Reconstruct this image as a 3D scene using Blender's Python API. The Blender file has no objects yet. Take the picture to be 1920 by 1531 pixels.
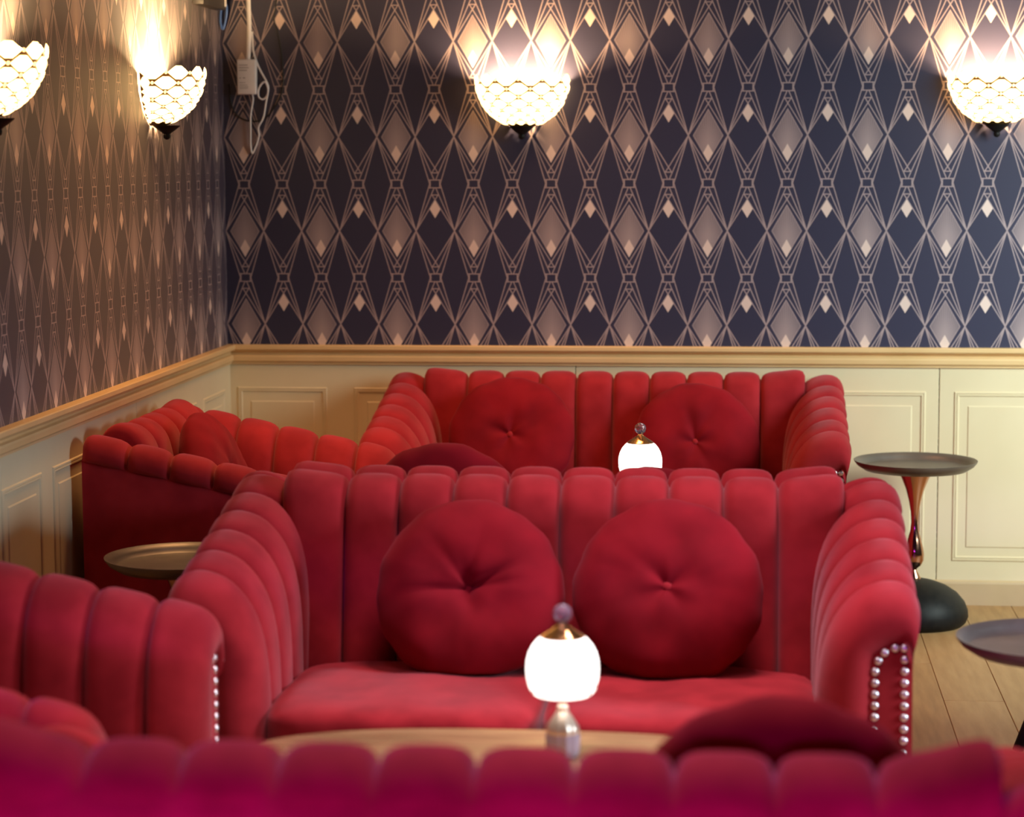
import bpy, bmesh, math, random
from math import sin, cos, pi, sqrt, exp
from mathutils import Vector, Matrix
random.seed(7)
C = bpy.context.scene.collection
S = bpy.context.scene

# ------------------------------------------------------------------ camera
cd = bpy.data.cameras.new('camera'); cam = bpy.data.objects.new('camera', cd); C.objects.link(cam)
RV = Vector((0.99446685, 0.10496819, -0.00416721)); UV_ = Vector((-0.00761689, 0.11161283, 0.99372258)); FV = Vector((-0.10477438, 0.98819242, -0.11179479))
cam.matrix_world = Matrix(((RV.x, UV_.x, -FV.x, 2.05026), (RV.y, UV_.y, -FV.y, -8.76316), (RV.z, UV_.z, -FV.z, 1.73451), (0, 0, 0, 1)))
cd.sensor_width = 36.0; cd.lens = 36.0 * 4275.16 / 1920.0
cd.clip_start = 0.05; cd.clip_end = 60
cd.dof.use_dof = True; cd.dof.focus_distance = 7.1; cd.dof.aperture_fstop = 2.6
S.camera = cam

# ------------------------------------------------------------------ exposure, world, lights
S.view_settings.view_transform = 'Standard'; S.view_settings.look = 'None'
S.view_settings.gamma = 1.0; S.view_settings.use_curve_mapping = False
S.view_settings.exposure = 0.0
S.cycles.use_denoising = True
S.cycles.max_bounces = 8; S.cycles.diffuse_bounces = 4; S.cycles.glossy_bounces = 3; S.cycles.transmission_bounces = 6
S.cycles.caustics_reflective = False; S.cycles.caustics_refractive = False
S.cycles.sample_clamp_indirect = 6.0
W = bpy.data.worlds.new('world'); S.world = W; W.use_nodes = True
W.node_tree.nodes['Background'].inputs[0].default_value = (0.62, 0.50, 0.56, 1)
W.node_tree.nodes['Background'].inputs[1].default_value = 0.062

def area(name, loc, target, sx, sy, power, col, spread=180):
    l = bpy.data.lights.new(name, 'AREA'); l.shape = 'RECTANGLE'; l.size = sx; l.size_y = sy
    l.energy = power; l.color = col; l.spread = math.radians(spread)
    o = bpy.data.objects.new(name, l); C.objects.link(o); o.location = loc
    d = Vector(target) - Vector(loc); o.rotation_euler = d.to_track_quat('-Z', 'Y').to_euler()
    return o
area('window_daylight', (4.9, -2.0, 2.0), (3.4, -0.1, 0.8), 1.8, 1.6, 56, (0.84, 0.99, 0.95), 95)
area('window_daylight', (6.6, -4.6, 1.9), (2.6, -3.7, 0.6), 1.2, 1.2, 12, (0.74, 0.87, 1.0), 34)
area('overhead_light', (0.50, -1.75, 2.95), (0.42, -1.80, 0), 0.3, 0.3, 8, (1.0, 0.52, 0.20), 92)  # unseen wall-wash, added only to warm the left wainscot
area('overhead_light', (1.30, -0.95, 2.95), (1.25, -0.90, 0), 1.4, 0.4, 13, (1.0, 0.48, 0.22), 90)
area('overhead_light', (1.9, -3.45, 2.95), (1.9, -3.45, 0), 0.9, 0.4, 15, (1.0, 0.74, 0.80), 80)
area('overhead_light', (1.7, -4.85, 2.95), (1.7, -4.85, 0), 1.4, 0.4, 19, (1.0, 0.76, 0.80), 80)
area('violet_led_strip', (1.6, -8.1, 1.15), (1.6, -6.3, 0.20), 2.6, 0.15, 110, (0.42, 0.03, 1.0), 48)

# ------------------------------------------------------------------ material helpers
def mat(name, base, rough=0.5, metal=0.0, **kw):
    m = bpy.data.materials.new(name); m.use_nodes = True
    b = m.node_tree.nodes['Principled BSDF']
    b.inputs['Base Color'].default_value = (*base, 1); b.inputs['Roughness'].default_value = rough; b.inputs['Metallic'].default_value = metal
    for k, v in kw.items(): b.inputs[k.replace('_', ' ')].default_value = v
    return m
def noise_col(m, c1, c2, scale, coord='Object', detail=4.0, stretch=None, bump=0.0, lo=0.35, hi=0.65):
    nt = m.node_tree; N = nt.nodes; L = nt.links; b = N['Principled BSDF']
    tc = N.new('ShaderNodeTexCoord'); n = N.new('ShaderNodeTexNoise'); n.inputs['Scale'].default_value = scale; n.inputs['Detail'].default_value = detail
    src = tc.outputs[coord]
    if stretch:
        mp = N.new('ShaderNodeMapping'); mp.inputs['Scale'].default_value = stretch; L.new(src, mp.inputs[0]); src = mp.outputs[0]
    L.new(src, n.inputs['Vector'])
    r = N.new('ShaderNodeValToRGB'); r.color_ramp.elements[0].position = lo; r.color_ramp.elements[1].position = hi
    r.color_ramp.elements[0].color = (*c1, 1); r.color_ramp.elements[1].color = (*c2, 1)
    L.new(n.outputs[0], r.inputs[0]); L.new(r.outputs[0], b.inputs['Base Color'])
    if bump:
        bp = N.new('ShaderNodeBump'); bp.inputs['Strength'].default_value = bump; bp.inputs['Distance'].default_value = 0.01
        L.new(n.outputs[0], bp.inputs['Height']); L.new(bp.outputs[0], b.inputs['Normal'])
    return m
def emis(m, col, st):
    b = m.node_tree.nodes['Principled BSDF']; b.inputs['Emission Color'].default_value = (*col, 1); b.inputs['Emission Strength'].default_value = st
    return m

velvet = mat('red_velvet', (0.30, 0.012, 0.018), 0.8, Sheen_Weight=0.24, Sheen_Roughness=0.5, Sheen_Tint=(1.0, 0.58, 0.64, 1), Specular_IOR_Level=0.10)
noise_col(velvet, (0.25, 0.008, 0.014), (0.35, 0.016, 0.024), 9.0, detail=3.0)
velvet_c = mat('cushion_velvet', (0.27, 0.008, 0.016), 0.8, Sheen_Weight=0.12, Sheen_Roughness=0.5, Sheen_Tint=(1.0, 0.40, 0.46, 1), Specular_IOR_Level=0.10)
noise_col(velvet_c, (0.16, 0.002, 0.008), (0.23, 0.004, 0.012), 7.0, detail=3.0)
cream = mat('cream_paint', (0.74, 0.62, 0.43), 0.5, Specular_IOR_Level=0.35)
noise_col(cream, (0.68, 0.57, 0.37), (0.72, 0.61, 0.405), 3.0)
rail_paint = mat('cream_rail_paint', (0.74, 0.58, 0.36), 0.42)
noise_col(rail_paint, (0.70, 0.47, 0.22), (0.76, 0.52, 0.26), 4.0)
base_paint = mat('dimmed_baseboard_paint', (0.5, 0.36, 0.2), 0.45)  # darker than the rail: weaker light near the floor put into the colour
noise_col(base_paint, (0.47, 0.34, 0.19), (0.53, 0.39, 0.22), 4.0)
black_iron = mat('black_iron', (0.012, 0.012, 0.012), 0.5, Specular_IOR_Level=0.18)
noise_col(black_iron, (0.006, 0.006, 0.006), (0.011, 0.010, 0.009), 40, bump=0.05)
tray_metal = mat('gunmetal', (0.2, 0.17, 0.15), 0.40, 0.45)
noise_col(tray_metal, (0.13, 0.112, 0.098), (0.165, 0.142, 0.125), 12)
copper = mat('copper', (0.72, 0.40, 0.26), 0.12, 1.0)
noise_col(copper, (0.50, 0.26, 0.17), (0.60, 0.33, 0.22), 5)
gold = mat('gold_metal', (0.9, 0.55, 0.22), 0.15, 1.0)
noise_col(gold, (0.86, 0.5, 0.2), (0.93, 0.6, 0.26), 30)
pale_gold = mat('pale_gold', (0.95, 0.8, 0.66), 0.28, 0.55)
noise_col(pale_gold, (0.9, 0.74, 0.58), (0.98, 0.86, 0.74), 40)
nail_m = mat('nail_chrome', (0.85, 0.8, 0.82), 0.36, 1.0)
noise_col(nail_m, (0.92, 0.89, 0.9), (0.97, 0.94, 0.95), 60)
crystal = mat('crystal', (0.93, 0.9, 0.97), 0.04, Transmission_Weight=0.82, IOR=1.5, Specular_IOR_Level=0.9)
noise_col(crystal, (0.74, 0.66, 0.90), (0.84, 0.77, 0.97), 20)
crystal_v = mat('lilac_crystal', (0.80, 0.70, 0.95), 0.10, Transmission_Weight=0.35, IOR=1.48)
noise_col(crystal_v, (0.76, 0.66, 0.92), (0.84, 0.75, 0.97), 25)
lamp_glass = emis(mat('lit_lamp_glass', (0.95, 0.93, 0.9), 0.3), (1.0, 0.92, 0.85), 2.6)
noise_col(lamp_glass, (0.9, 0.88, 0.86), (0.98, 0.96, 0.94), 60)
dimple_m = emis(mat('lamp_dimple', (0.75, 0.7, 0.66), 0.3), (1.0, 0.85, 0.70), 0.15)
noise_col(dimple_m, (0.7, 0.65, 0.6), (0.8, 0.75, 0.7), 60)
white_plastic = mat('white_plastic', (0.9, 0.85, 0.84), 0.4)
noise_col(white_plastic, (0.88, 0.83, 0.82), (0.92, 0.87, 0.86), 30)
grey_print = mat('grey_print', (0.42, 0.37, 0.37), 0.6); noise_col(grey_print, (0.4, 0.35, 0.35), (0.45, 0.4, 0.4), 50)
blue_cable = mat('blue_cable', (0.10, 0.22, 0.62), 0.4); noise_col(blue_cable, (0.09, 0.2, 0.58), (0.12, 0.25, 0.66), 30)
black_cable = mat('black_cable', (0.008, 0.008, 0.009), 0.5); noise_col(black_cable, (0.006, 0.006, 0.007), (0.012, 0.012, 0.013), 30)
grey_box = mat('grey_plastic', (0.10, 0.09, 0.085), 0.5); noise_col(grey_box, (0.035, 0.031, 0.03), (0.05, 0.044, 0.042), 20)
came_m = mat('brass_came', (0.12, 0.07, 0.025), 0.5, 0.3); noise_col(came_m, (0.10, 0.055, 0.02), (0.15, 0.09, 0.03), 40)
shade_glass = emis(mat('lit_amber_glass', (0.9, 0.8, 0.6), 0.25), (1.0, 0.60, 0.22), 7.0)
noise_col(shade_glass, (0.86, 0.75, 0.55), (0.95, 0.86, 0.68), 50)
jewel_m = emis(mat('lit_glass_jewel', (0.9, 0.75, 0.6), 0.15), (1.0, 0.56, 0.22), 2.4)
noise_col(jewel_m, (0.86, 0.7, 0.55), (0.93, 0.8, 0.65), 50)
table_wood = mat('table_veneer', (0.32, 0.21, 0.10), 0.22, Specular_IOR_Level=0.6)
noise_col(table_wood, (0.27, 0.17, 0.08), (0.38, 0.25, 0.12), 6, stretch=(1, 9, 1))
plank_mats = []
for i, (a, b_) in enumerate((((0.35, 0.195, 0.075), (0.42, 0.245, 0.10)), ((0.32, 0.175, 0.068), (0.41, 0.235, 0.095)), ((0.37, 0.21, 0.085), (0.44, 0.265, 0.115)))):
    m = mat('oak_plank', a, 0.42, Specular_IOR_Level=0.35); noise_col(m, a, b_, 5, stretch=(7, 0.8, 1), bump=0.04); plank_mats.append(m)
joint_m = mat('floor_joint', (0.10, 0.06, 0.03), 0.8); noise_col(joint_m, (0.16, 0.09, 0.04), (0.22, 0.13, 0.06), 8)
ceil_m = mat('ceiling_paint', (0.10, 0.09, 0.10), 0.8); noise_col(ceil_m, (0.09, 0.08, 0.09), (0.11, 0.10, 0.11), 3)

# ---- wallpaper: printed deco lattice drawn with node maths on UVs in pattern units
def wallpaper():
    Q = 2.414
    m = bpy.data.materials.new('deco_wallpaper'); m.use_nodes = True
    nt = m.node_tree; N = nt.nodes; L = nt.links; B = N['Principled BSDF']
    def M(op, a, b=None, c=None):
        n = N.new('ShaderNodeMath'); n.operation = op
        for i, v in enumerate((a, b, c)):
            if v is None: continue
            if isinstance(v, (int, float)): n.inputs[i].default_value = v
            else: L.new(v, n.inputs[i])
        return n.outputs[0]
    add = lambda a, b: M('ADD', a, b)
    sub = lambda a, b: M('SUBTRACT', a, b)
    mul = lambda a, b: M('MULTIPLY', a, b)
    mx = lambda a, b: M('MAXIMUM', a, b)
    mn = lambda a, b: M('MINIMUM', a, b)
    ab = lambda a: M('ABSOLUTE', a)
    lt = lambda a, b: M('LESS_THAN', a, b)
    gt = lambda a, b: M('GREATER_THAN', a, b)
    wrap = lambda a, hi, lo: M('WRAP', a, hi, lo)
    uv = N.new('ShaderNodeUVMap'); uv.uv_map = 'pattern'
    sp = N.new('ShaderNodeSeparateXYZ'); L.new(uv.outputs[0], sp.inputs[0])
    u, v = sp.outputs[0], sp.outputs[1]
    ux = wrap(u, 0.5, -0.5)                       # within its column
    x = ab(ux)
    par = gt(ab(wrap(u, 1.0, -1.0)), 0.5)         # 1 in fan columns
    vs = wrap(v, Q / 2, -Q / 2); y = ab(vs)
    def line(x0, y0, x1, y1, w):
        dx, dy = x1 - x0, y1 - y0; l = sqrt(dx * dx + dy * dy)
        return lt(ab(add(add(mul(x, dy / l), mul(y, -dx / l)), (dx * y0 - dy * x0) / l)), w)
    w = 0.0125
    lines = line(.5, 0, .137, Q / 2, w)
    lines = mx(lines, mul(line(.5, 0, .02, 1.107, w), lt(y, 1.107)))
    lines = mx(lines, mul(line(.5, 0, 0, .80, w), lt(y, .81)))
    lines = mx(lines, mul(line(0, .80, .087, .935, w), mul(gt(y, .79), lt(y, .924))))
    lines = mx(lines, mul(lt(ab(sub(y, .924)), w), lt(x, .09)))
    lines = mx(lines, mul(lt(ab(sub(y, 1.107)), w), lt(x, .165)))
    lines = mx(lines, mul(lt(ab(sub(x, .122)), w), gt(y, 1.107)))
    dia = lambda yc, hx, hy: lt(add(mul(x, 1 / hx), mul(ab(sub(vs, yc)), 1 / hy)), 1.0)
    solidA = mul(dia(.558, .14, .23), sub(1.0, par))
    fan_out = mul(dia(-.004, .385, .675), par)
    fan_in = mul(dia(-.004, .368, .645), par)
    lines = mul(lines, sub(1.0, mul(fan_out, 1.0)))
    rim = mul(sub(fan_out, fan_in), 0.9)
    solidB = mul(dia(-.445, .128, .228), par)
    # fan rays from the foot of the diamond
    ang = M('DIVIDE', ux, add(vs, 0.98))
    ray = M('MULTIPLY_ADD', M('SINE', mul(ang, 150.0)), 0.5, 0.5)
    r2 = add(mul(mul(x, x), 9.0), mul(mul(add(vs, .28), add(vs, .28)), 4.0))
    glow = M('POWER', 2.718, mul(r2, -1.0))
    side = M('MULTIPLY_ADD', x, 1.8, 0.12)
    fan = add(mul(sub(1.0, mul(mn(side, 0.75), ray)), 0.52), mul(glow, 0.28))
    fan = mul(fan, fan_in)
    ink = mx(mx(mul(lines, 0.80), rim), fan)
    def mixc(f, c1, c2):
        n = N.new('ShaderNodeMix'); n.data_type = 'RGBA'; L.new(f, n.inputs['Factor'])
        for i, c in ((6, c1), (7, c2)):
            if isinstance(c, tuple): n.inputs[i].default_value = (*c, 1)
            else: L.new(c, n.inputs[i])
        return n.outputs[2]
    col = mixc(ink, (0.020, 0.020, 0.055), (0.47, 0.36, 0.37))
    solid = mx(solidA, solidB)
    col = mixc(solid, col, (0.74, 0.58, 0.53))
    L.new(col, B.inputs['Base Color'])
    B.inputs['Roughness'].default_value = 0.55
    B.inputs['Specular IOR Level'].default_value = 0.5
    L.new(mul(mx(ink, solid), 0.25), B.inputs['Metallic'])
    B.inputs['Sheen Weight'].default_value = 0.22; B.inputs['Sheen Roughness'].default_value = 0.45; B.inputs['Sheen Tint'].default_value = (1.0, 0.9, 0.82, 1)
    return m
paper = wallpaper()

# ------------------------------------------------------------------ object helpers
def link(name, me, parent=None, m=None):
    o = bpy.data.objects.new(name, me); C.objects.link(o)
    if parent: o.parent = parent
    return o
def mesh(name, V, F, m, smooth=True):
    me = bpy.data.meshes.new(name); me.from_pydata([tuple(v) for v in V], [], F); me.materials.append(m)
    bm = bmesh.new(); bm.from_mesh(me); bmesh.ops.recalc_face_normals(bm, faces=bm.faces); bm.to_mesh(me); bm.free()
    if smooth:
        for p in me.polygons: p.use_smooth = True
    return me
def thing(name, label, cat, loc=(0, 0, 0), rz=0.0, group=None):
    o = bpy.data.objects.new(name, None); C.objects.link(o); o.location = loc; o.rotation_euler = (0, 0, rz)
    o.empty_display_size = 0.1
    o['label'] = label; o['category'] = cat
    if group: o['group'] = group
    return o
def tag(o, label, cat, group=None):
    o['label'] = label; o['category'] = cat
    if group: o['group'] = group
    return o
def struct(o): o['kind'] = 'structure'; return o
def boxmesh(name, lo, hi, m, bev=0.0, seg=2):
    bm = bmesh.new(); bmesh.ops.create_cube(bm, size=1)
    for v in bm.verts:
        v.co = Vector([(lo[i] + hi[i]) / 2 + v.co[i] * (hi[i] - lo[i]) for i in range(3)])
    if bev: bmesh.ops.bevel(bm, geom=bm.edges[:] , offset=bev, segments=seg, affect='EDGES', profile=0.5)
    me = bpy.data.meshes.new(name); bm.to_mesh(me); bm.free(); me.materials.append(m)
    if bev and seg > 1:
        for p in me.polygons: p.use_smooth = True
        try: me.set_sharp_from_angle(angle=math.radians(40))
        except Exception: pass
    return me
def lathe(name, prof, m, n=32, smooth=True, rib=None):
    V, F = [], []
    for r, z in prof:
        for k in range(n):
            a = 2 * pi * k / n; rr = r * (1 + (rib(a, z) if rib else 0)); V.append((rr * cos(a), rr * sin(a), z))
    for i in range(len(prof) - 1):
        for k in range(n):
            k2 = (k + 1) % n; F.append((i * n + k, i * n + k2, (i + 1) * n + k2, (i + 1) * n + k))
    F.append(tuple(range(n))[::-1]); F.append(tuple((len(prof) - 1) * n + k for k in range(n)))
    me = mesh(name, V, F, m, smooth)
    try: me.set_sharp_from_angle(angle=math.radians(50))
    except Exception: pass
    return me
def grid(name, fn, nu, nv, m, closeu=False):
    V, F = [], []
    for i in range(nu + 1):
        for j in range(nv + 1): V.append(fn(i / nu, j / nv))
    for i in range(nu):
        for j in range(nv):
            a = i * (nv + 1) + j; F.append((a, a + 1, a + nv + 2, a + nv + 1))
    return mesh(name, V, F, m)
def tube(name, pts, r, m, n=8, sub=6):
    P = []                                          # Catmull-Rom
    q = [Vector(p) for p in pts]; q = [q[0] * 2 - q[1]] + q + [q[-1] * 2 - q[-2]]
    for i in range(1, len(q) - 2):
        for s in range(sub):
            t = s / sub; a, b, c, d = q[i - 1:i + 3]
            P.append(0.5 * ((2 * b) + (c - a) * t + (2 * a - 5 * b + 4 * c - d) * t * t + (3 * b - a - 3 * c + d) * t ** 3))
    P.append(q[-2]); V, F = [], []
    for i, p in enumerate(P):
        d = (P[min(i + 1, len(P) - 1)] - P[max(i - 1, 0)]).normalized()
        s = d.cross(Vector((0, 1, 0.01))); s = s.normalized() if s.length > 1e-4 else Vector((1, 0, 0)); t = d.cross(s)
        for k in range(n):
            a = 2 * pi * k / n; V.append(p + (s * cos(a) + t * sin(a)) * r)
    for i in range(len(P) - 1):
        for k in range(n): F.append((i * n + k, i * n + (k + 1) % n, (i + 1) * n + (k + 1) % n, (i + 1) * n + k))
    F.append(tuple(range(n))); F.append(tuple((len(P) - 1) * n + k for k in range(n)))
    return mesh(name, V, F, m)
def poly_path(pts, t):
    """point on an open polyline smoothed as Catmull-Rom, t in 0..1"""
    n = len(pts) - 1; f = min(max(t, 0), 1) * n; i = min(int(f), n - 1); t = f - i
    g = lambda k: Vector(pts[min(max(k, 0), n)])
    a, b, c, d = g(i - 1), g(i), g(i + 1), g(i + 2)
    return 0.5 * ((2 * b) + (c - a) * t + (2 * a - 5 * b + 4 * c - d) * t * t + (3 * b - a - 3 * c + d) * t ** 3)
def puff(s, p=3.6): return max(0.0, 1 - abs(2 * s - 1) ** p) ** 0.5
def lobe(v, b, deep=.012): return -deep + (b + deep) * puff(v)
def ease(v): return .45 * v + .55 * (.5 - .5 * cos(pi * v))

# ------------------------------------------------------------------ room shell
X1, Y0, ZC = 7.5, -12.0, 3.0
def wall(name, verts, uvs, m):
    me = bpy.data.meshes.new(name); me.from_pydata(verts, [], [(0, 1, 2, 3)] + [(4, 7, 6, 5), (0, 4, 5, 1), (1, 5, 6, 2), (2, 6, 7, 3), (3, 7, 4, 0)]); me.materials.append(m)
    lay = me.uv_layers.new(name='pattern')
    for p in me.polygons:
        for li in p.loop_indices: lay.data[li].uv = uvs[me.loops[li].vertex_index % 4]
    bm = bmesh.new(); bm.from_mesh(me); bmesh.ops.recalc_face_normals(bm, faces=bm.faces); bm.to_mesh(me); bm.free()
    o = link(name, me); return struct(o)
h = 0.15; ZX = 1.4317
ub = lambda X: X / h - 5.503
vb = lambda z, o=0: (z - ZX - o) / h
wall_back = wall('wall_back', [(0, 0, 0), (X1, 0, 0), (X1, 0, ZC), (0, 0, ZC), (0, .12, 0), (X1, .12, 0), (X1, .12, ZC), (0, .12, ZC)],
                 [(ub(0), vb(0)), (ub(X1), vb(0)), (ub(X1), vb(ZC)), (ub(0), vb(ZC))], paper)
ul = lambda Y: -Y / h - 1.868
wall_left = wall('wall_left', [(0, Y0, 0), (0, .12, 0), (0, .12, ZC), (0, Y0, ZC), (-.12, Y0, 0), (-.12, .12, 0), (-.12, .12, ZC), (-.12, Y0, ZC)],
                 [(ul(Y0), vb(0, .0036)), (ul(.12), vb(0, .0036)), (ul(.12), vb(ZC, .0036)), (ul(Y0), vb(ZC, .0036))], paper)
struct(link('ceiling', boxmesh('ceiling', (-.12, Y0, ZC), (X1, .12, ZC + .1), ceil_m)))
floor = struct(link('floor', boxmesh('floor', (-.12, Y0, -.12), (X1, .12, -.006), joint_m)))
# oak planks, each its own piece
pw, pl = 0.19, 1.35; pmesh = {}
for c in range(24):
    x0 = 0.002 + c * pw; off = (c * 0.53) % pl
    y = -9.0 - off
    while y < -0.002:
        a, b = max(y, -9.0), min(y + pl, -0.002)
        if b - a > 0.02:
            key = (round(b - a, 3), random.randrange(3))
            if key not in pmesh: pmesh[key] = boxmesh('plank', (0, 0, -.02), (pw - .0015, key[0] - .0015, 0), plank_mats[key[1]], .0015, 1)
            o = link('plank', pmesh[key], floor); o.location = (x0, a, 0)
        y += pl

# wainscot: boards with a frame moulding and a raised field per panel
PW, PP, PZ0, PZ1 = 0.356, 0.4625, 0.170, 0.822
def ring(name, w, z0, z1, rw, d, m):
    """flat picture-frame bead; local x 0..w, y towards the room is negative"""
    V, F = [], []
    for ins, dep in ((0, 0), (.003, d), (rw * .42, d), (rw * .5, d * .35), (rw * .58, d), (rw - .003, d), (rw, 0)):
        V += [(ins, -dep, z0 + ins), (w - ins, -dep, z0 + ins), (w - ins, -dep, z1 - ins), (ins, -dep, z1 - ins)]
    for i in range(6):
        for k in range(4): F.append((i * 4 + k, i * 4 + (k + 1) % 4, (i + 1) * 4 + (k + 1) % 4, (i + 1) * 4 + k))
    return mesh(name, V, F, m, False)
def field(name, w, z0, z1, d, ch, m):
    V = [(0, 0, z0), (w, 0, z0), (w, 0, z1), (0, 0, z1), (ch, -d, z0 + ch), (w - ch, -d, z0 + ch), (w - ch, -d, z1 - ch), (ch, -d, z1 - ch)]
    return mesh(name, V, [(4, 5, 6, 7)] + [(k, (k + 1) % 4, 4 + (k + 1) % 4, 4 + k) for k in range(4)], m, False)
ring_me = ring('frame_moulding', PW, PZ0, PZ1, .019, .0042, cream)
field_me = field('raised_field', PW - .102, PZ0 + .052, PZ1 - .054, .0028, .004, cream)
board_me = boxmesh('wainscot_board', (0, -.010, 0.0), (3 * PP - .003, 0.0, .93), cream, .0015, 1)
def wainscot(parent, n, place, first, seam0):
    for i in range(n):
        b = link('wainscot_board', board_me, parent); place(b, seam0 + i * 3 * PP)
        for k in range(3):
            xo = first - seam0 + k * PP
            f = link('frame_moulding', ring_me, b); f.location = (xo, -.010, 0)
            g = link('raised_field', field_me, b); g.location = (xo + .051, -.010, 0)
def pl_back(b, s): b.location = (s, 0, 0)
wainscot(wall_back, 5, pl_back, 0.039, -0.0165)
# left wall: local +x runs along +Y, local -y faces +X
def pl_left(b, s):
    b.rotation_euler = (0, 0, pi / 2); b.location = (0, -s - 3 * PP, 0)
wainscot(wall_left, 6, pl_left, 3 * PP - (0.110 + PW + 2 * PP) , 0.0)

RAIL = [(0, .989), (.034, .989), (.037, .986), (.037, .973), (.033, .968), (.018, .963), (.013, .957), (.016, .952), (.026, .948), (.028, .942), (.027, .927), (.022, .921), (.018, .920), (.018, .913), (0, .913)]
BASE = [(0, .096), (.012, .096), (.020, .090), (.022, .083), (.022, 0), (0, 0)]
def extrude(name, prof, axis, length, m):
    V, F = [], []
    n = len(prof)
    for e in (0, 1):
        for p, z in prof:
            t = p if e == 0 else length             # mitred at the corner
            V.append((t, -p, z) if axis == 'x' else (p, -t, z))
    for i in range(n): F.append((i, (i + 1) % n, n + (i + 1) % n, n + i))
    F += [tuple(range(n)), tuple(range(n, 2 * n))]
    return mesh(name, V, F, m, False)
struct(link('trim_1', extrude('chair_rail', RAIL, 'x', X1, rail_paint)))
struct(link('trim_2', extrude('chair_rail', RAIL, 'y', -Y0, rail_paint)))
struct(link('baseboard_back', extrude('baseboard', BASE, 'x', X1, base_paint)))
struct(link('baseboard_left', extrude('baseboard', BASE, 'y', -Y0, base_paint)))

# ------------------------------------------------------------------ sofas and armchairs
DS = [0.0, .138, .267, .399, .535, .672]             # arm seams, measured from the rear
def zt(d): return .880 - .205 * d
AW = .215                                            # arm width
def arm_section(HW, d, shr):
    xi, xo, z = HW - AW + shr, HW - .020, zt(d) - shr
    w = xo - xi; k = 1 - .70 * min(shr / .085, 1)
    return [(xi, .30), (xi, z - .36), (xi + .002, z - .12 - .12 * k), (xi + .07 * w, z - .145 * k), (xi + .20 * w, z - .074 * k), (xi + .42 * w, z - .022 * k),
            (xi + .64 * w, z - .002 * k), (xi + .82 * w, z), (xi + .94 * w, z - .012), (xo - .001, z - .040), (xo, z - .062)]
def sect_pt(HW, d, shr, t, bulge):
    P = arm_section(HW, d, shr); p = poly_path(P, t); e = 0.01
    a, b = poly_path(P, max(t - e, 0)), poly_path(P, min(t + e, 1)); tg = (b - a).normalized()
    nrm = Vector((-tg.y, tg.x))
    return p.x + nrm.x * bulge, p.y + nrm.y * bulge
def fade(t): return min(1.0, (1 - t) / .10) ** .6
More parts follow.
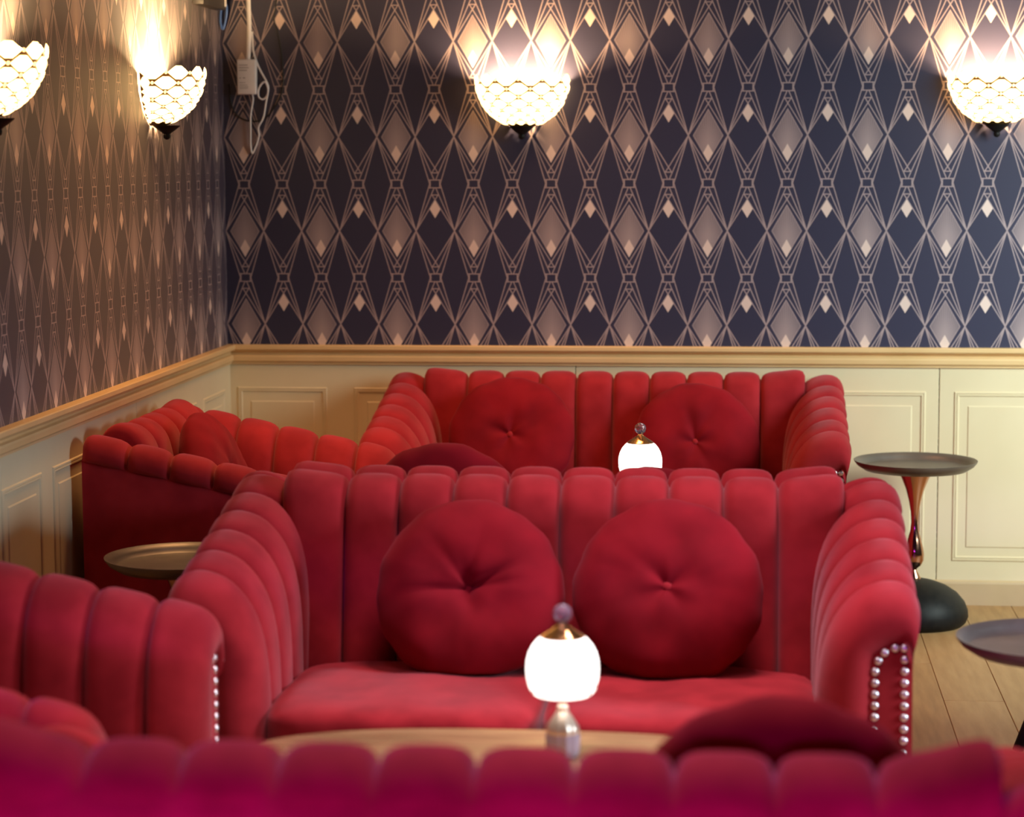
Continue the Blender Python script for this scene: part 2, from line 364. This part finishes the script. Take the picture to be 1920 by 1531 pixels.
def make_seat_meshes(HW, nmid, key, lift=.018):
    """every mesh of one sofa type, in local coords: rear face y=0, front towards -y, floor z=0"""
    R = {}
    xi = HW - AW
    # --- arm channels
    for side in (1, -1):
        for k in range(6):
            if k < 5:
                d0, d1 = DS[k], DS[k + 1]
                fn = lambda u, v0, d0=d0, d1=d1: (lambda v: (lambda p: (side * p[0], -(d0 + (d1 - d0) * v), p[1]))(sect_pt(HW, d0 + (d1 - d0) * v, 0, u, lobe(v, .019) * fade(u))))(ease(v0))
                R['arm_channel', side, k] = grid('arm_channel', fn, 30, 10, velvet)
            else:
                def fn(u, v):
                    if v < .35:
                        s = v / .35; d = .672 + .045 * s; b = lobe(s * .5, .021); sh = 0
                    else:
                        th = (v - .35) / .65 * math.radians(125); d = .717 + .088 * sin(th); b = .021 * max(cos(th), 0) ** .6; sh = .060 * (1 - cos(th))
                    dd = min(d, .735)
                    p = sect_pt(HW, dd, sh, u, b * fade(u)); return (side * p[0], -d, p[1])
                R['arm_channel', side, k] = grid('arm_channel', fn, 30, 16, velvet)
        # --- solid arm core with the plain outer face and the front face
        V, F = [], []
        st = [(0.0, 0.0), (.2, 0), (.4, 0), (.6, 0), (.715, 0), (.75, .02), (.775, .05), (.7885, .085)]
        nn = 22
        for d, sh in st:
            for j in range(nn + 1):
                p = sect_pt(HW, min(d, .735), sh, j / nn, -.013 * fade(j / nn)); V.append((side * p[0], -d, p[1]))
            V.append((side * (HW - .018), -d, .10)); V.append((side * (xi + sh), -d, .10))
        w = nn + 3
        for i in range(len(st) - 1):
            for j in range(w): F.append((i * w + j, i * w + (j + 1) % w, (i + 1) * w + (j + 1) % w, (i + 1) * w + j))
        F += [tuple(range(w)), tuple((len(st) - 1) * w + j for j in range(w))]
        me = mesh('arm', V, F, velvet); me.set_sharp_from_angle(angle=math.radians(50)); R['arm', side] = me
    # --- back channels
    nd = nmid + 1; divs = [(-nmid / 2 + i) * .139 for i in range(nd)]
    top = HW - .150; low = xi + .012
    PATH = [(-.225, .36), (-.205, .50), (-.178, .66), (-.155, .79), (-.138, .845), (-.105, .877), (-.070, .884), (-.038, .872), (-.014, .838), (-.006, .80), (-.004, .77)]
    edges = [None] + divs + [None]
    for i in range(nmid + 2):
        def ex(side_i, z):
            if edges[side_i] is not None: return edges[side_i]
            s = -1 if side_i == 0 else 1
            f = min(max((z - .50) / .36, 0), 1); f = f * f * (3 - 2 * f)
            return s * (low + (top - low) * f)
        ear = -1 if i == 0 else (1 if i == nmid + 1 else 0)
        def fn(u, v, i=i, ear=ear):
            v = ease(v)
            p = poly_path(PATH, u); a, b = poly_path(PATH, max(u - .01, 0)), poly_path(PATH, min(u + .01, 1)); tg = (b - a).normalized()
            nr = Vector((-tg.y, tg.x)); rf = 1.0 if u < .60 else max(0.0, 1 - (u - .60) / .22)
            bl = lobe(v, .021, .012) * rf if rf > 0 else 0.0
            q = p + nr * bl; x0, x1 = ex(i, q.y), ex(i + 1, q.y); z = q.y
            if ear:
                s = v if ear > 0 else 1 - v
                z += lift * s * s * max(0.0, min(1.0, (z - .74) / .12))
            return (x0 + (x1 - x0) * v, q.x, z)
        me = grid('back_channel', fn, 34, 12, velvet)
        if ear:
            bm = bmesh.new(); bm.from_mesh(me); bm.verts.ensure_lookup_table()
            col = 12 if ear > 0 else 0
            ev = [bm.verts[r * 13 + col] for r in range(10, 35)]
            c = bm.verts.new((ev[6].co.x - ear * .004, -.08, .74))
            for a_, b_ in zip(ev, ev[1:]): bm.faces.new((a_, b_, c))
            bmesh.ops.recalc_face_normals(bm, faces=bm.faces); bm.to_mesh(me); bm.free()
            me.set_sharp_from_angle(angle=math.radians(60))
        R['back_channel', i] = me
    # --- back core (rear panel)
    V, F = [], []
    prof = [(-.01, .10), (0, .14), (0, .78), (-.003, .806), (-.011, .830), (-.030, .853), (-.060, .864), (-.090, .863), (-.122, .833), (-.140, .78), (-.20, .42), (-.20, .10)]
    for sx in (-1, 1):
        for y, z in prof:
            xx = sx * (top - .004 if z > .80 else HW - .024) if z > .8 else sx * (xi + .12 if False else top - .02)
            V.append((xx, y, z))
    n = len(prof)
    F = [(i, (i + 1) % n, n + (i + 1) % n, n + i) for i in range(n)] + [tuple(range(n)), tuple(range(n, 2 * n))]
    me = mesh('backrest', V, F, velvet); me.set_sharp_from_angle(angle=math.radians(35)); R['backrest'] = me
    # --- seat cushions
    nc = 2 if HW > .7 else 1; cw = 2 * xi / nc
    for c in range(nc):
        x0 = -xi + c * cw + .003; x1 = x0 + cw - .006
        bm = bmesh.new(); bmesh.ops.create_cube(bm, size=1)
        bmesh.ops.subdivide_edges(bm, edges=bm.edges[:], cuts=13, use_grid_fill=True)
        for v in bm.verts:
            a, b, e = v.co.x * 2, v.co.y * 2, v.co.z * 2
            k = (abs(a) ** 6 + abs(b) ** 6 + abs(e) ** 6) ** (1 / 6); mxx = max(abs(a), abs(b), abs(e))
            a, b, e = a / k * mxx ** 0, b / k, e / k
            hx, hy, hz = (x1 - x0) / 2, .295, .072
            z = .378 + e * hz * (1.0 + (.14 * (1 - a * a) * (1 - b * b * .6) if e > 0 else 0))
            z += .004 * sin(9 * a + 2 * b) * sin(4 * b + c) * (1 if e > 0 else 0)
            v.co = Vector(((x0 + x1) / 2 + a * hx, -.515 + b * hy, z))
        me = bpy.data.meshes.new('seat_cushion'); bm.to_mesh(me); bm.free(); me.materials.append(velvet)
        for p in me.polygons: p.use_smooth = True
        R['seat', c] = me
    R['frame'] = boxmesh('seat_frame', (-xi + .002, -.785, .10), (xi - .002, -.20, .312), velvet, .012, 3)
    R['leg'] = lathe('leg', [(.016, 0), (.020, .004), (.026, .098), (.026, .1)], black_iron, 16)
    R['nail'] = lathe('nail_head', [(.0094, 0), (.0088, .0024), (.0062, .0048), (.0025, .0056), (.0004, .0058)], nail_m, 14)
    return R
NAILS = [(.833, .622), (.812, .622), (.789, .611), (.775, .592), (.768, .567)] + [(.768, .567 - .0262 * i) for i in range(1, 17)] + [(.834, .622 - .0266 * i) for i in range(1, 19)]
KITS = {'sofa': make_seat_meshes(.872, 8, 's'), 'eared_sofa': make_seat_meshes(.872, 8, 'e', .042), 'chair': make_seat_meshes(.53, 3, 'c')}
def seat(kind, name, label, cat, loc, rz, group=None):
    R = KITS[kind]; HW = .53 if kind == 'chair' else .872; nmid = 3 if kind == 'chair' else 8
    t = thing(name, label, cat, loc, rz, group)
    back = link('backrest', R['backrest'], t)
    for i in range(nmid + 2): link('back_channel', R['back_channel', i], back)
    for s in (1, -1):
        a = link('arm', R['arm', s], t)
        for k in range(6): link('arm_channel', R['arm_channel', s, k], a)
        for nx, nz in NAILS:
            n = link('nail_head', R['nail'], a); n.location = (s * (nx - .872 + HW), -.7882, nz); n.rotation_euler = (pi / 2, 0, 0)
    for c in range(1 if kind == 'chair' else 2): link('seat_cushion', R['seat', c], t)
    link('seat_frame', R['frame'], t)
    for sx in (-1, 1):
        for y in (-.06, -.73):
            l = link('leg', R['leg'], t); l.location = (sx * (HW - .10), y, 0)
    return t
G = 'red velvet seating of the two booths'
seat('sofa', 'velvet_sofa', 'red velvet sofa backed against the cream panelled back wall, two round cushions on it', 'sofa', (1.525, -.06, 0), 0, G)
seat('sofa', 'velvet_sofa', 'large red velvet sofa facing the camera mid-picture, two round cushions and nail-studded arm', 'sofa', (1.562, -2.875, 0), 0, G)
_t = seat('sofa', 'velvet_sofa', 'red velvet sofa turned away, only its top ridge showing behind the camera-facing middle sofa', 'sofa', (1.552, -2.865, 0), pi, G); _t.scale = (1, .85, 1)
seat('eared_sofa', 'velvet_sofa', 'blurred magenta-lit sofa seen from behind along the bottom edge of the picture', 'sofa', (1.668, -5.735, 0), pi, G)
seat('chair', 'velvet_armchair', 'red velvet armchair against the left wall, dark plain outer side, by the back corner', 'armchair', (.05, -1.645, 0), pi / 2, G)
seat('chair', 'velvet_armchair', 'red velvet armchair cut off by the left edge, nail-studded arm before the middle sofa', 'armchair', (.08, -4.385, 0), pi / 2, G)

# ------------------------------------------------------------------ round button cushions
def cushion_mesh(seed, R0=.243, T=.075, deep=.045, crease=.006, folds=None):
    rnd = random.Random(seed); ph = [rnd.uniform(0, 6.28) for _ in range(8)]; NR, NT = 22, 72
    cr = [(rnd.uniform(0, 6.28), rnd.uniform(.5, 1.0)) for _ in range(6)]
    if folds: cr = folds
    V, F = [], []
    for sgn in (1, -1):
        for i in range(NR + 1):
            s = sin(i / NR * pi / 2)
            for j in range(NT):
                a = 2 * pi * j / NT
                rim = 1 + .008 * sin(9 * a + ph[0]) + .007 * sin(17 * a + ph[1]) * (s ** 6) + .010 * sin(3 * a + ph[2])
                t = T * (max(0, 1 - s ** 3.0)) ** .5
                t -= deep * (.6 * exp(-(s / .10) ** 1.3) + .4 * exp(-(s / .30) ** 1.6))
                wr = 0
                for c, am in cr:
                    da = (a - c + pi) % (2 * pi) - pi
                    wr -= crease * am * exp(-(da / ((.05 if folds else .13) + .045 / (s + .15))) ** 2) * exp(-((s - .38) / .34) ** 2)
                wr += .0022 * sin(23 * a + ph[3] + 2 * sin(5 * a)) * s ** 4 * (1 - s) * 4
                wr += .004 * sin(4 * a + ph[4]) * sin(3 * s * pi)
                t = max(t + wr * (1 if i < NR else 0), 0 if i == NR else .001)
                V.append((R0 * s * rim * cos(a), R0 * s * rim * sin(a), sgn * t))
    m1 = (NR + 1) * NT
    for b in (0, m1):
        for i in range(NR):
            for j in range(NT):
                j2 = (j + 1) % NT; F.append((b + i * NT + j, b + i * NT + j2, b + (i + 1) * NT + j2, b + (i + 1) * NT + j))
    me = mesh('cushion', V, F, velvet_c)
    bm = bmesh.new(); bm.from_mesh(me); bmesh.ops.remove_doubles(bm, verts=bm.verts, dist=1e-5); bmesh.ops.recalc_face_normals(bm, faces=bm.faces); bm.to_mesh(me); bm.free()
    return me
button_me = lathe('button', [(.012, -.004), (.0125, 0), (.010, .004), (.005, .0065), (.0005, .007)], velvet, 14)
# (x, y, z centre, yaw of the face, lean, roll, seed, radius, label)
def cushion(x, y, z, yaw, lean, roll, seed, R0, label, T=.075, deep=.045, crease=.006, folds=None):
    t = thing('round_cushion', label, 'cushion', (x, y, z), 0, 'round velvet button cushions')
    # local z is the face normal: stand up, lean back, then turn
    t.rotation_euler = (Matrix.Rotation(yaw, 4, 'Z') @ Matrix.Rotation(pi / 2 - lean, 4, 'X') @ Matrix.Rotation(roll, 4, 'Z')).to_euler()
    me = cushion_mesh(seed, R0, T, deep, crease, folds); ro = t.rotation_euler.to_matrix(); inv = ro.inverted()
    for v in me.vertices:                            # the seat flattens the underside
        wv = ro @ v.co; lim = .463 - z
        if wv.z < lim: wv.z = lim + (wv.z - lim) * .12; v.co = inv @ wv
    b = link('cover', me, t)
    k = link('button', button_me, t); k.location = (0, 0, T - deep + .002)
    return t
R_ = math.radians
cushion(1.352, -3.20, .644, 0, R_(24), 0, 3, .236, 'round red cushion with deep creased centre, left of two on the middle camera-facing sofa', .085, .06, .011, [(3.25, 1.0), (.42, 1.1), (.12, .7), (1.35, .35), (2.2, .4)])
cushion(1.846, -3.20, .650, 0, R_(24), .6, 5, .236, 'smooth round red cushion, right of two on the middle camera-facing sofa', .085, .022, .003)
cushion(1.158, -.375, .675, 0, R_(22), .2, 8, .236, 'round dark red cushion, left of two on the sofa against the back wall', .075, .025, .004)
cushion(1.842, -.375, .655, 0, R_(22), 1.2, 11, .236, 'round red cushion right of two on the back-wall sofa, behind the small lit lamp', .075, .03, .005)
cushion(1.205, -2.57, .705, pi, R_(14), .5, 12, .243, 'round cushion whose top arc peeks over the middle sofa, left of centre')
cushion(1.775, -2.57, .645, pi, R_(14), .9, 13, .243, 'round cushion barely peeking over the middle sofa, right of the small lit lamp')
cushion(2.100, -5.42, .700, pi, R_(14), .1, 14, .246, 'round cushion peeking over the blurred sofa at the bottom right')
cushion(.355, -1.66, .680, pi / 2, R_(20), .4, 15, .240, 'round cushion seen edge-on, propped in the armchair in the back left corner')

# ------------------------------------------------------------------ coffee tables and their lamps
def oval(name, a, b, z0, z1, m, ex=2.6, n=72):
    V, F = [], []
    rows = [(1 - .012 / b, z0), (1, z0 + .006), (1, z1 - .004), (1 - .004 / b, z1)]
    for s, z in rows:
        for k in range(n):
            t = 2 * pi * k / n; c, d = cos(t), sin(t)
            V.append((a * s * math.copysign(abs(c) ** (2 / ex), c), b * s * math.copysign(abs(d) ** (2 / ex), d), z))
    for i in range(3):
        for k in range(n): F.append((i * n + k, i * n + (k + 1) % n, (i + 1) * n + (k + 1) % n, (i + 1) * n + k))
    F += [tuple(range(n)), tuple(3 * n + k for k in range(n))]
    me = mesh(name, V, F, m); me.set_sharp_from_angle(angle=math.radians(40)); return me
TZ = .555
top_me = oval('table_top', .58, .30, TZ - .028, TZ, table_wood)
col_me = lathe('pedestal', [(.05, .03), (.035, .06), (.03, .40), (.06, .50), (.10, TZ - .028)], black_iron)
bas_me = oval('base', .30, .20, 0, .03, black_iron)
for i, (x, y, lab) in enumerate(((1.60, -4.50, 'blurred oval wooden table between the middle sofa and the bottom-edge sofa'),
                                 (1.62, -1.45, 'oval table hidden behind the middle sofa, under the farther lit lamp'))):
    t = thing('coffee_table', lab, 'table', (x, y, 0), 0, 'oval booth tables')
    link('table_top', top_me, t); link('pedestal', col_me, t); link('base', bas_me, t)
sh_me = lathe('lamp_shade', [(.046, .124), (.055, .1245), (.0600, .128), (.0660, .140), (.0700, .157), (.0715, .175), (.0705, .190), (.0665, .206), (.0590, .221), (.0500, .232), (.0425, .238)], lamp_glass, 40)
cap_me = lathe('cap', [(.043, .2375), (.0435, .240), (.036, .245), (.024, .252), (.014, .259), (.010, .262), (.008, .266)], gold, 32)
ball_bm = bmesh.new(); bmesh.ops.create_icosphere(ball_bm, subdivisions=2, radius=.0195); ball_me = bpy.data.meshes.new('finial_ball'); ball_bm.to_mesh(ball_me); ball_bm.free(); ball_me.materials.append(crystal)
stem_me = lathe('stem', [(.0055, .095), (.0055, .126)], gold, 16)
rib = lambda a, z: .05 * cos(10 * a)
neck_me = lathe('neck', [(.031, .047), (.0325, .052), (.030, .060), (.022, .074), (.014, .086), (.011, .091)], pale_gold, 40, True, rib)
coll_me = lathe('collar', [(.006, .088), (.0105, .091), (.012, .096), (.0105, .101), (.006, .105)], pale_gold, 20)
foot_me = lathe('crystal_foot', [(.027, 0), (.030, .003), (.0325, .018), (.0330, .040), (.031, .047)], crystal_v, 40, True, rib)
dim_me = lathe('dimple', [(.0046, -.001), (.0036, .0014), (.0004, .0018)], dimple_m, 10)
def lamp(x, y, z, label):
    t = thing('table_lamp', label, 'lamp', (x, y, z), 0, 'small lit table lamps')
    s = link('lamp_shade', sh_me, t)
    for row, (zz, r, n, off) in enumerate(((.134, .0635, 12, 0), (.146, .0682, 12, .5), (.158, .0705, 12, 0))):
        for k in range(n):
            a = 2 * pi * (k + off) / n - pi / 2
            d = link('dimple', dim_me, s); d.location = (r * cos(a), r * sin(a), zz); d.rotation_euler = (0, pi / 2 + .25, a); d.scale = (1.0 - .22 * row,) * 3
    link('cap', cap_me, t); b = link('finial_ball', ball_me, t); b.location = (0, 0, .284)
    link('stem', stem_me, t); link('neck', neck_me, t); link('collar', coll_me, t); link('crystal_foot', foot_me, t)
    return t
lamp(1.685, -4.40, TZ, 'lit white globe lamp with crystal base on the nearer blurred oval table')
lamp(1.689, -1.40, TZ, 'smaller-looking lit globe lamp rising behind the middle sofa back, before the back-wall sofa')

# ------------------------------------------------------------------ tray side tables
tray_me = lathe('tray', [(.05, .570), (.185, .571), (.212, .588), (.2235, .603), (.2245, .607), (.2200, .607), (.206, .592), (.199, .5815), (.194, .580), (.10, .580), (.001, .580)], tray_metal, 64)
ped_me = lathe('pedestal', [(.066, .572), (.060, .560), (.048, .535), (.034, .50), (.022, .455), (.0145, .41), (.0125, .375), (.016, .345), (.024, .315), (.032, .285), (.0365, .258), (.035, .235), (.026, .217), (.013, .206), (.0095, .2), (.012, .194), (.018, .185), (.0245, .172), (.026, .160)], copper, 40)
dome_me = lathe('base', [(.18, 0), (.192, .012), (.200, .032), (.198, .055), (.186, .085), (.160, .115), (.122, .140), (.080, .156), (.045, .164), (.02, .167)], black_iron, 56)
for x, y, lab in ((2.647, -.372, 'dark tray side table with copper stem and black domed foot beside the back-wall sofa'),
                  (.459, -2.545, 'dark round tray table in the gap left of the middle sofa, by the armchair side'),
                  (2.752, -3.45, 'nearest tray side table, cut off by the right edge, bluish shine on its rim')):
    t = thing('side_table', lab, 'table', (x, y, 0), 0, 'round tray side tables')
    link('tray', tray_me, t); link('pedestal', ped_me, t); link('base', dome_me, t)

# dark stool mostly outside the right edge
t = thing('stool', 'black stool at the right edge, only one slanting dark leg in view', 'stool', (3.145, -2.17, 0))
s = link('seat', lathe('seat', [(.17, .44), (.19, .445), (.195, .47), (.18, .485), (.001, .487)], black_iron, 32), t)
for k in range(4):
    a = pi / 4 + k * pi / 2 + pi / 4
    V0, V1 = Vector((.32 * cos(a), .32 * sin(a), 0)), Vector((.16 * cos(a), .16 * sin(a), .445))
    link('leg', tube('leg', [V0, V0.lerp(V1, .5), V1], .016, black_iron, 10, 2), t)

# ------------------------------------------------------------------ wall sconces
BP = [(-.172, .045), (-.160, .070), (-.145, .095), (-.128, .118), (-.108, .137), (-.084, .153), (-.055, .166), (-.025, .175), (0, .178)]   # (z below rim, radius)
def bowl_r(z):
    z = min(max(z, BP[0][0]), .03)
    for (z0, r0), (z1, r1) in zip(BP, BP[1:]):
        if z <= z1: return r0 + (r1 - r0) * (z - z0) / (z1 - z0)
    return .178
def bowl_pt(a, z, off=0): r = bowl_r(z) + off; return (r * cos(a), -r * sin(a), z)      # a in 0..pi, wall at y=0
def bowl_mesh():
    return grid('shade', lambda u, v: bowl_pt(.02 + (pi - .04) * u, BP[0][0] + (.004 - BP[0][0]) * v, -.002), 36, 14, came_m)
def piece(a, z, wa, hz, lens=True):
    n = 14; V = [bowl_pt(a, z, .0075)]; F = []
    for rr, of in ((.62, .0065), (1.0, .001)):
        for k in range(n):
            t = 2 * pi * k / n; c, d = cos(t), sin(t)
            if lens: px = math.copysign(abs(c) ** .85, c); pz = math.copysign(1 - abs(px) ** 1.35, d) if abs(d) > 1e-6 else 0
            else: px, pz = c, d
            aa = min(max(a + wa * px * rr, .02), pi - .02)
            V.append(bowl_pt(aa, z + hz * pz * rr, of))
    for k in range(n):
        k2 = (k + 1) % n; F.append((0, 1 + k, 1 + k2)); F.append((1 + k, 1 + n + k, 1 + n + k2, 1 + k2))
    return mesh('glass_piece', V, F, shade_glass if lens else jewel_m)
ROWS = [(.004, .0275), (-.031, .0255), (-.061, .0225), (-.087, .0195), (-.109, .0160), (-.127, .0132), (-.142, .0110), (-.156, .0092)]
pieces = []
for i, (z, hz) in enumerate(ROWS):
    step = pi / 6; off = .5 if i % 2 == 0 else 0.0
    pass
    k = 0
    for k in range(7):
        a = (k + off) * step
        if a > pi + .01: continue
        ac = min(max(a, .12), pi - .12) if off == 0 else a
        wa = (step * .5 - .034) if .2 < a < pi - .2 else .10
        pieces.append(piece(ac, z, wa, hz))
        aj = a + step / 2
        if .1 < aj < pi - .1: pieces.append(piece(aj, z, .030 if i < 5 else .036, .0060 if i < 4 else .0036, False))
bowl_me = bowl_mesh()
fin_me = lathe('finial', [(.046, -.171), (.044, -.175), (.030, -.186), (.016, -.196), (.011, -.200), (.013, -.206), (.011, -.214), (.004, -.219)], black_iron, 28)
plate_me = boxmesh('wall_plate', (-.045, -.018, -.12), (.045, -.001, -.01), black_iron, .005, 2)
bulb_me = lathe('bulb', [(.012, -.085), (.014, -.07), (.026, -.045), (.030, -.028), (.024, -.010), (.010, .001), (.001, .003)], emis(mat('bulb_glass', (1, .9, .7), .3), (1.0, .70, .36), 6), 20)
noise_col(bpy.data.materials['bulb_glass'], (.95, .85, .65), (1, .95, .8), 40)
def sconce(x, y, rz, label):
    t = thing('wall_sconce', label, 'wall lamp', (x, y, 2.0), rz, 'lit glass wall sconces')
    sh = link('shade', bowl_me, t)
    for p in pieces: link('glass_piece', p, sh)
    f = link('finial', fin_me, t); f.location = (0, -.048, 0)
    link('wall_plate', plate_me, t)
    for s in (-1, 1):
        b = link('bulb', bulb_me, t); b.location = (s * .074, -.085, -.042)
        l = bpy.data.lights.new('sconce_bulb', 'POINT'); l.energy = 44.0; l.color = (1.0, .64, .30); l.shadow_soft_size = .034
        o = bpy.data.objects.new('sconce_bulb', l); C.objects.link(o); o.parent = t; o.location = (s * .074, -.085, -.042)
    return t
sconce(1.168, 0, 0, 'lit scalloped glass bowl sconce in the middle of the back wall')
sconce(2.950, 0, 0, 'lit scalloped glass bowl sconce on the back wall at the right edge')
sconce(0, -1.06, pi / 2, 'lit scalloped glass bowl sconce on the left wall nearest the corner')
sconce(0, -2.83, pi / 2, 'lit scalloped glass bowl sconce on the left wall, cut off by the left edge')

# ------------------------------------------------------------------ adapter, cables and box near the corner
t = thing('power_adapter', 'small white power adapter hanging on the wallpaper near the corner', 'adapter', (.0995, -.002, 2.026))
link('housing', boxmesh('housing', (-.037, -.034, -.067), (.037, 0, .067), white_plastic, .005, 3), t)
pr_ = []
Vp, Fp = [], []
for z, x0, x1 in ((.045, -.028, .006), (.035, -.028, .010), (.025, -.028, .004), (-.004, -.027, -.021), (-.004, -.014, -.004), (-.022, -.027, -.004), (-.031, -.027, .004), (-.038, -.027, .007), (-.044, -.027, .006)):
    b = len(Vp); hh = .0035 if z > .02 or -.01 < z else .0022
    Vp += [(x0, -.0346, z - hh * .5), (x1, -.0346, z - hh * .5), (x1, -.0346, z + hh * .5), (x0, -.0346, z + hh * .5)]; Fp.append((b, b + 1, b + 2, b + 3))
link('printed_label', mesh('printed_label', Vp, Fp, grey_print, False), t)
tag(link('cable_trunk', tube('cable_trunk', [(.107, -.014, 2.99), (.108, -.014, 2.60), (.108, -.014, 2.32), (.110, -.014, 2.22), (.107, -.014, 2.15), (.104, -.018, 2.092)], .0088, white_plastic, 10)),
    'thick white cable dropping from above into the white adapter', 'cable')
tag(link('thin_cable', tube('thin_cable', [(.118, -.016, 1.960), (.120, -.016, 1.935), (.110, -.016, 1.881), (.108, -.014, 1.81), (.107, -.012, 1.765), (.113, -.010, 1.733), (.128, -.010, 1.762), (.140, -.010, 1.80), (.139, -.014, 1.832), (.160, -.016, 1.871), (.169, -.012, 1.922), (.179, -.014, 1.975), (.168, -.018, 2.007), (.146, -.018, 1.985), (.142, -.016, 1.952), (.158, -.012, 1.940), (.174, -.010, 1.955), (.180, -.010, 1.985), (.172, -.010, 2.010), (.150, -.008, 2.050), (.135, -.008, 2.085), (.122, -.006, 2.13), (.119, -.006, 2.2)], .0036, white_plastic, 8)),
    'thin white cable looping below the adapter and back up', 'cable')
tag(link('black_cable', tube('black_cable', [(.225, -.005, 2.99), (.222, -.005, 2.6), (.215, -.005, 2.32), (.205, -.005, 2.25), (.22, -.004, 2.19), (.235, -.004, 2.1), (.238, -.004, 2.0), (.22, -.0035, 1.94), (.174, -.0035, 1.875), (.131, -.0035, 1.857), (.079, -.0035, 1.864), (.044, -.005, 1.892), (.030, -.004, 1.94), (.022, -.004, 2.0)], .0028, black_cable, 8)),
    'thin black cable looping on the wallpaper beside the white adapter', 'cable')
tag(link('blue_cable', tube('blue_cable', [(.022, -.05, 2.6), (.019, -.05, 2.4), (.016, -.055, 2.318), (.007, -.055, 2.257), (.0075, -.055, 2.228), (.016, -.055, 2.208), (.028, -.055, 2.247), (.032, -.055, 2.287), (.025, -.055, 2.318), (.020, -.055, 2.42), (.020, -.05, 2.6)], .0045, blue_cable, 8)),
    'blue cable hanging in a loop in the wall corner', 'cable')
t = thing('junction_box', 'dark grey box mounted high on the left wall just before the corner', 'box', (0.001, -.30, 2.275))
link('housing', boxmesh('housing', (0, -.18, 0), (.045, .18, .26), grey_box, .006, 2), t)
link('cover', boxmesh('cover', (0, .182, .008), (.028, .245, .25), white_plastic if False else tray_metal, .004, 2), t)
link('indicator', boxmesh('indicator', (.045, .15, .012), (.049, .165, .05), white_plastic, .001, 1), t)
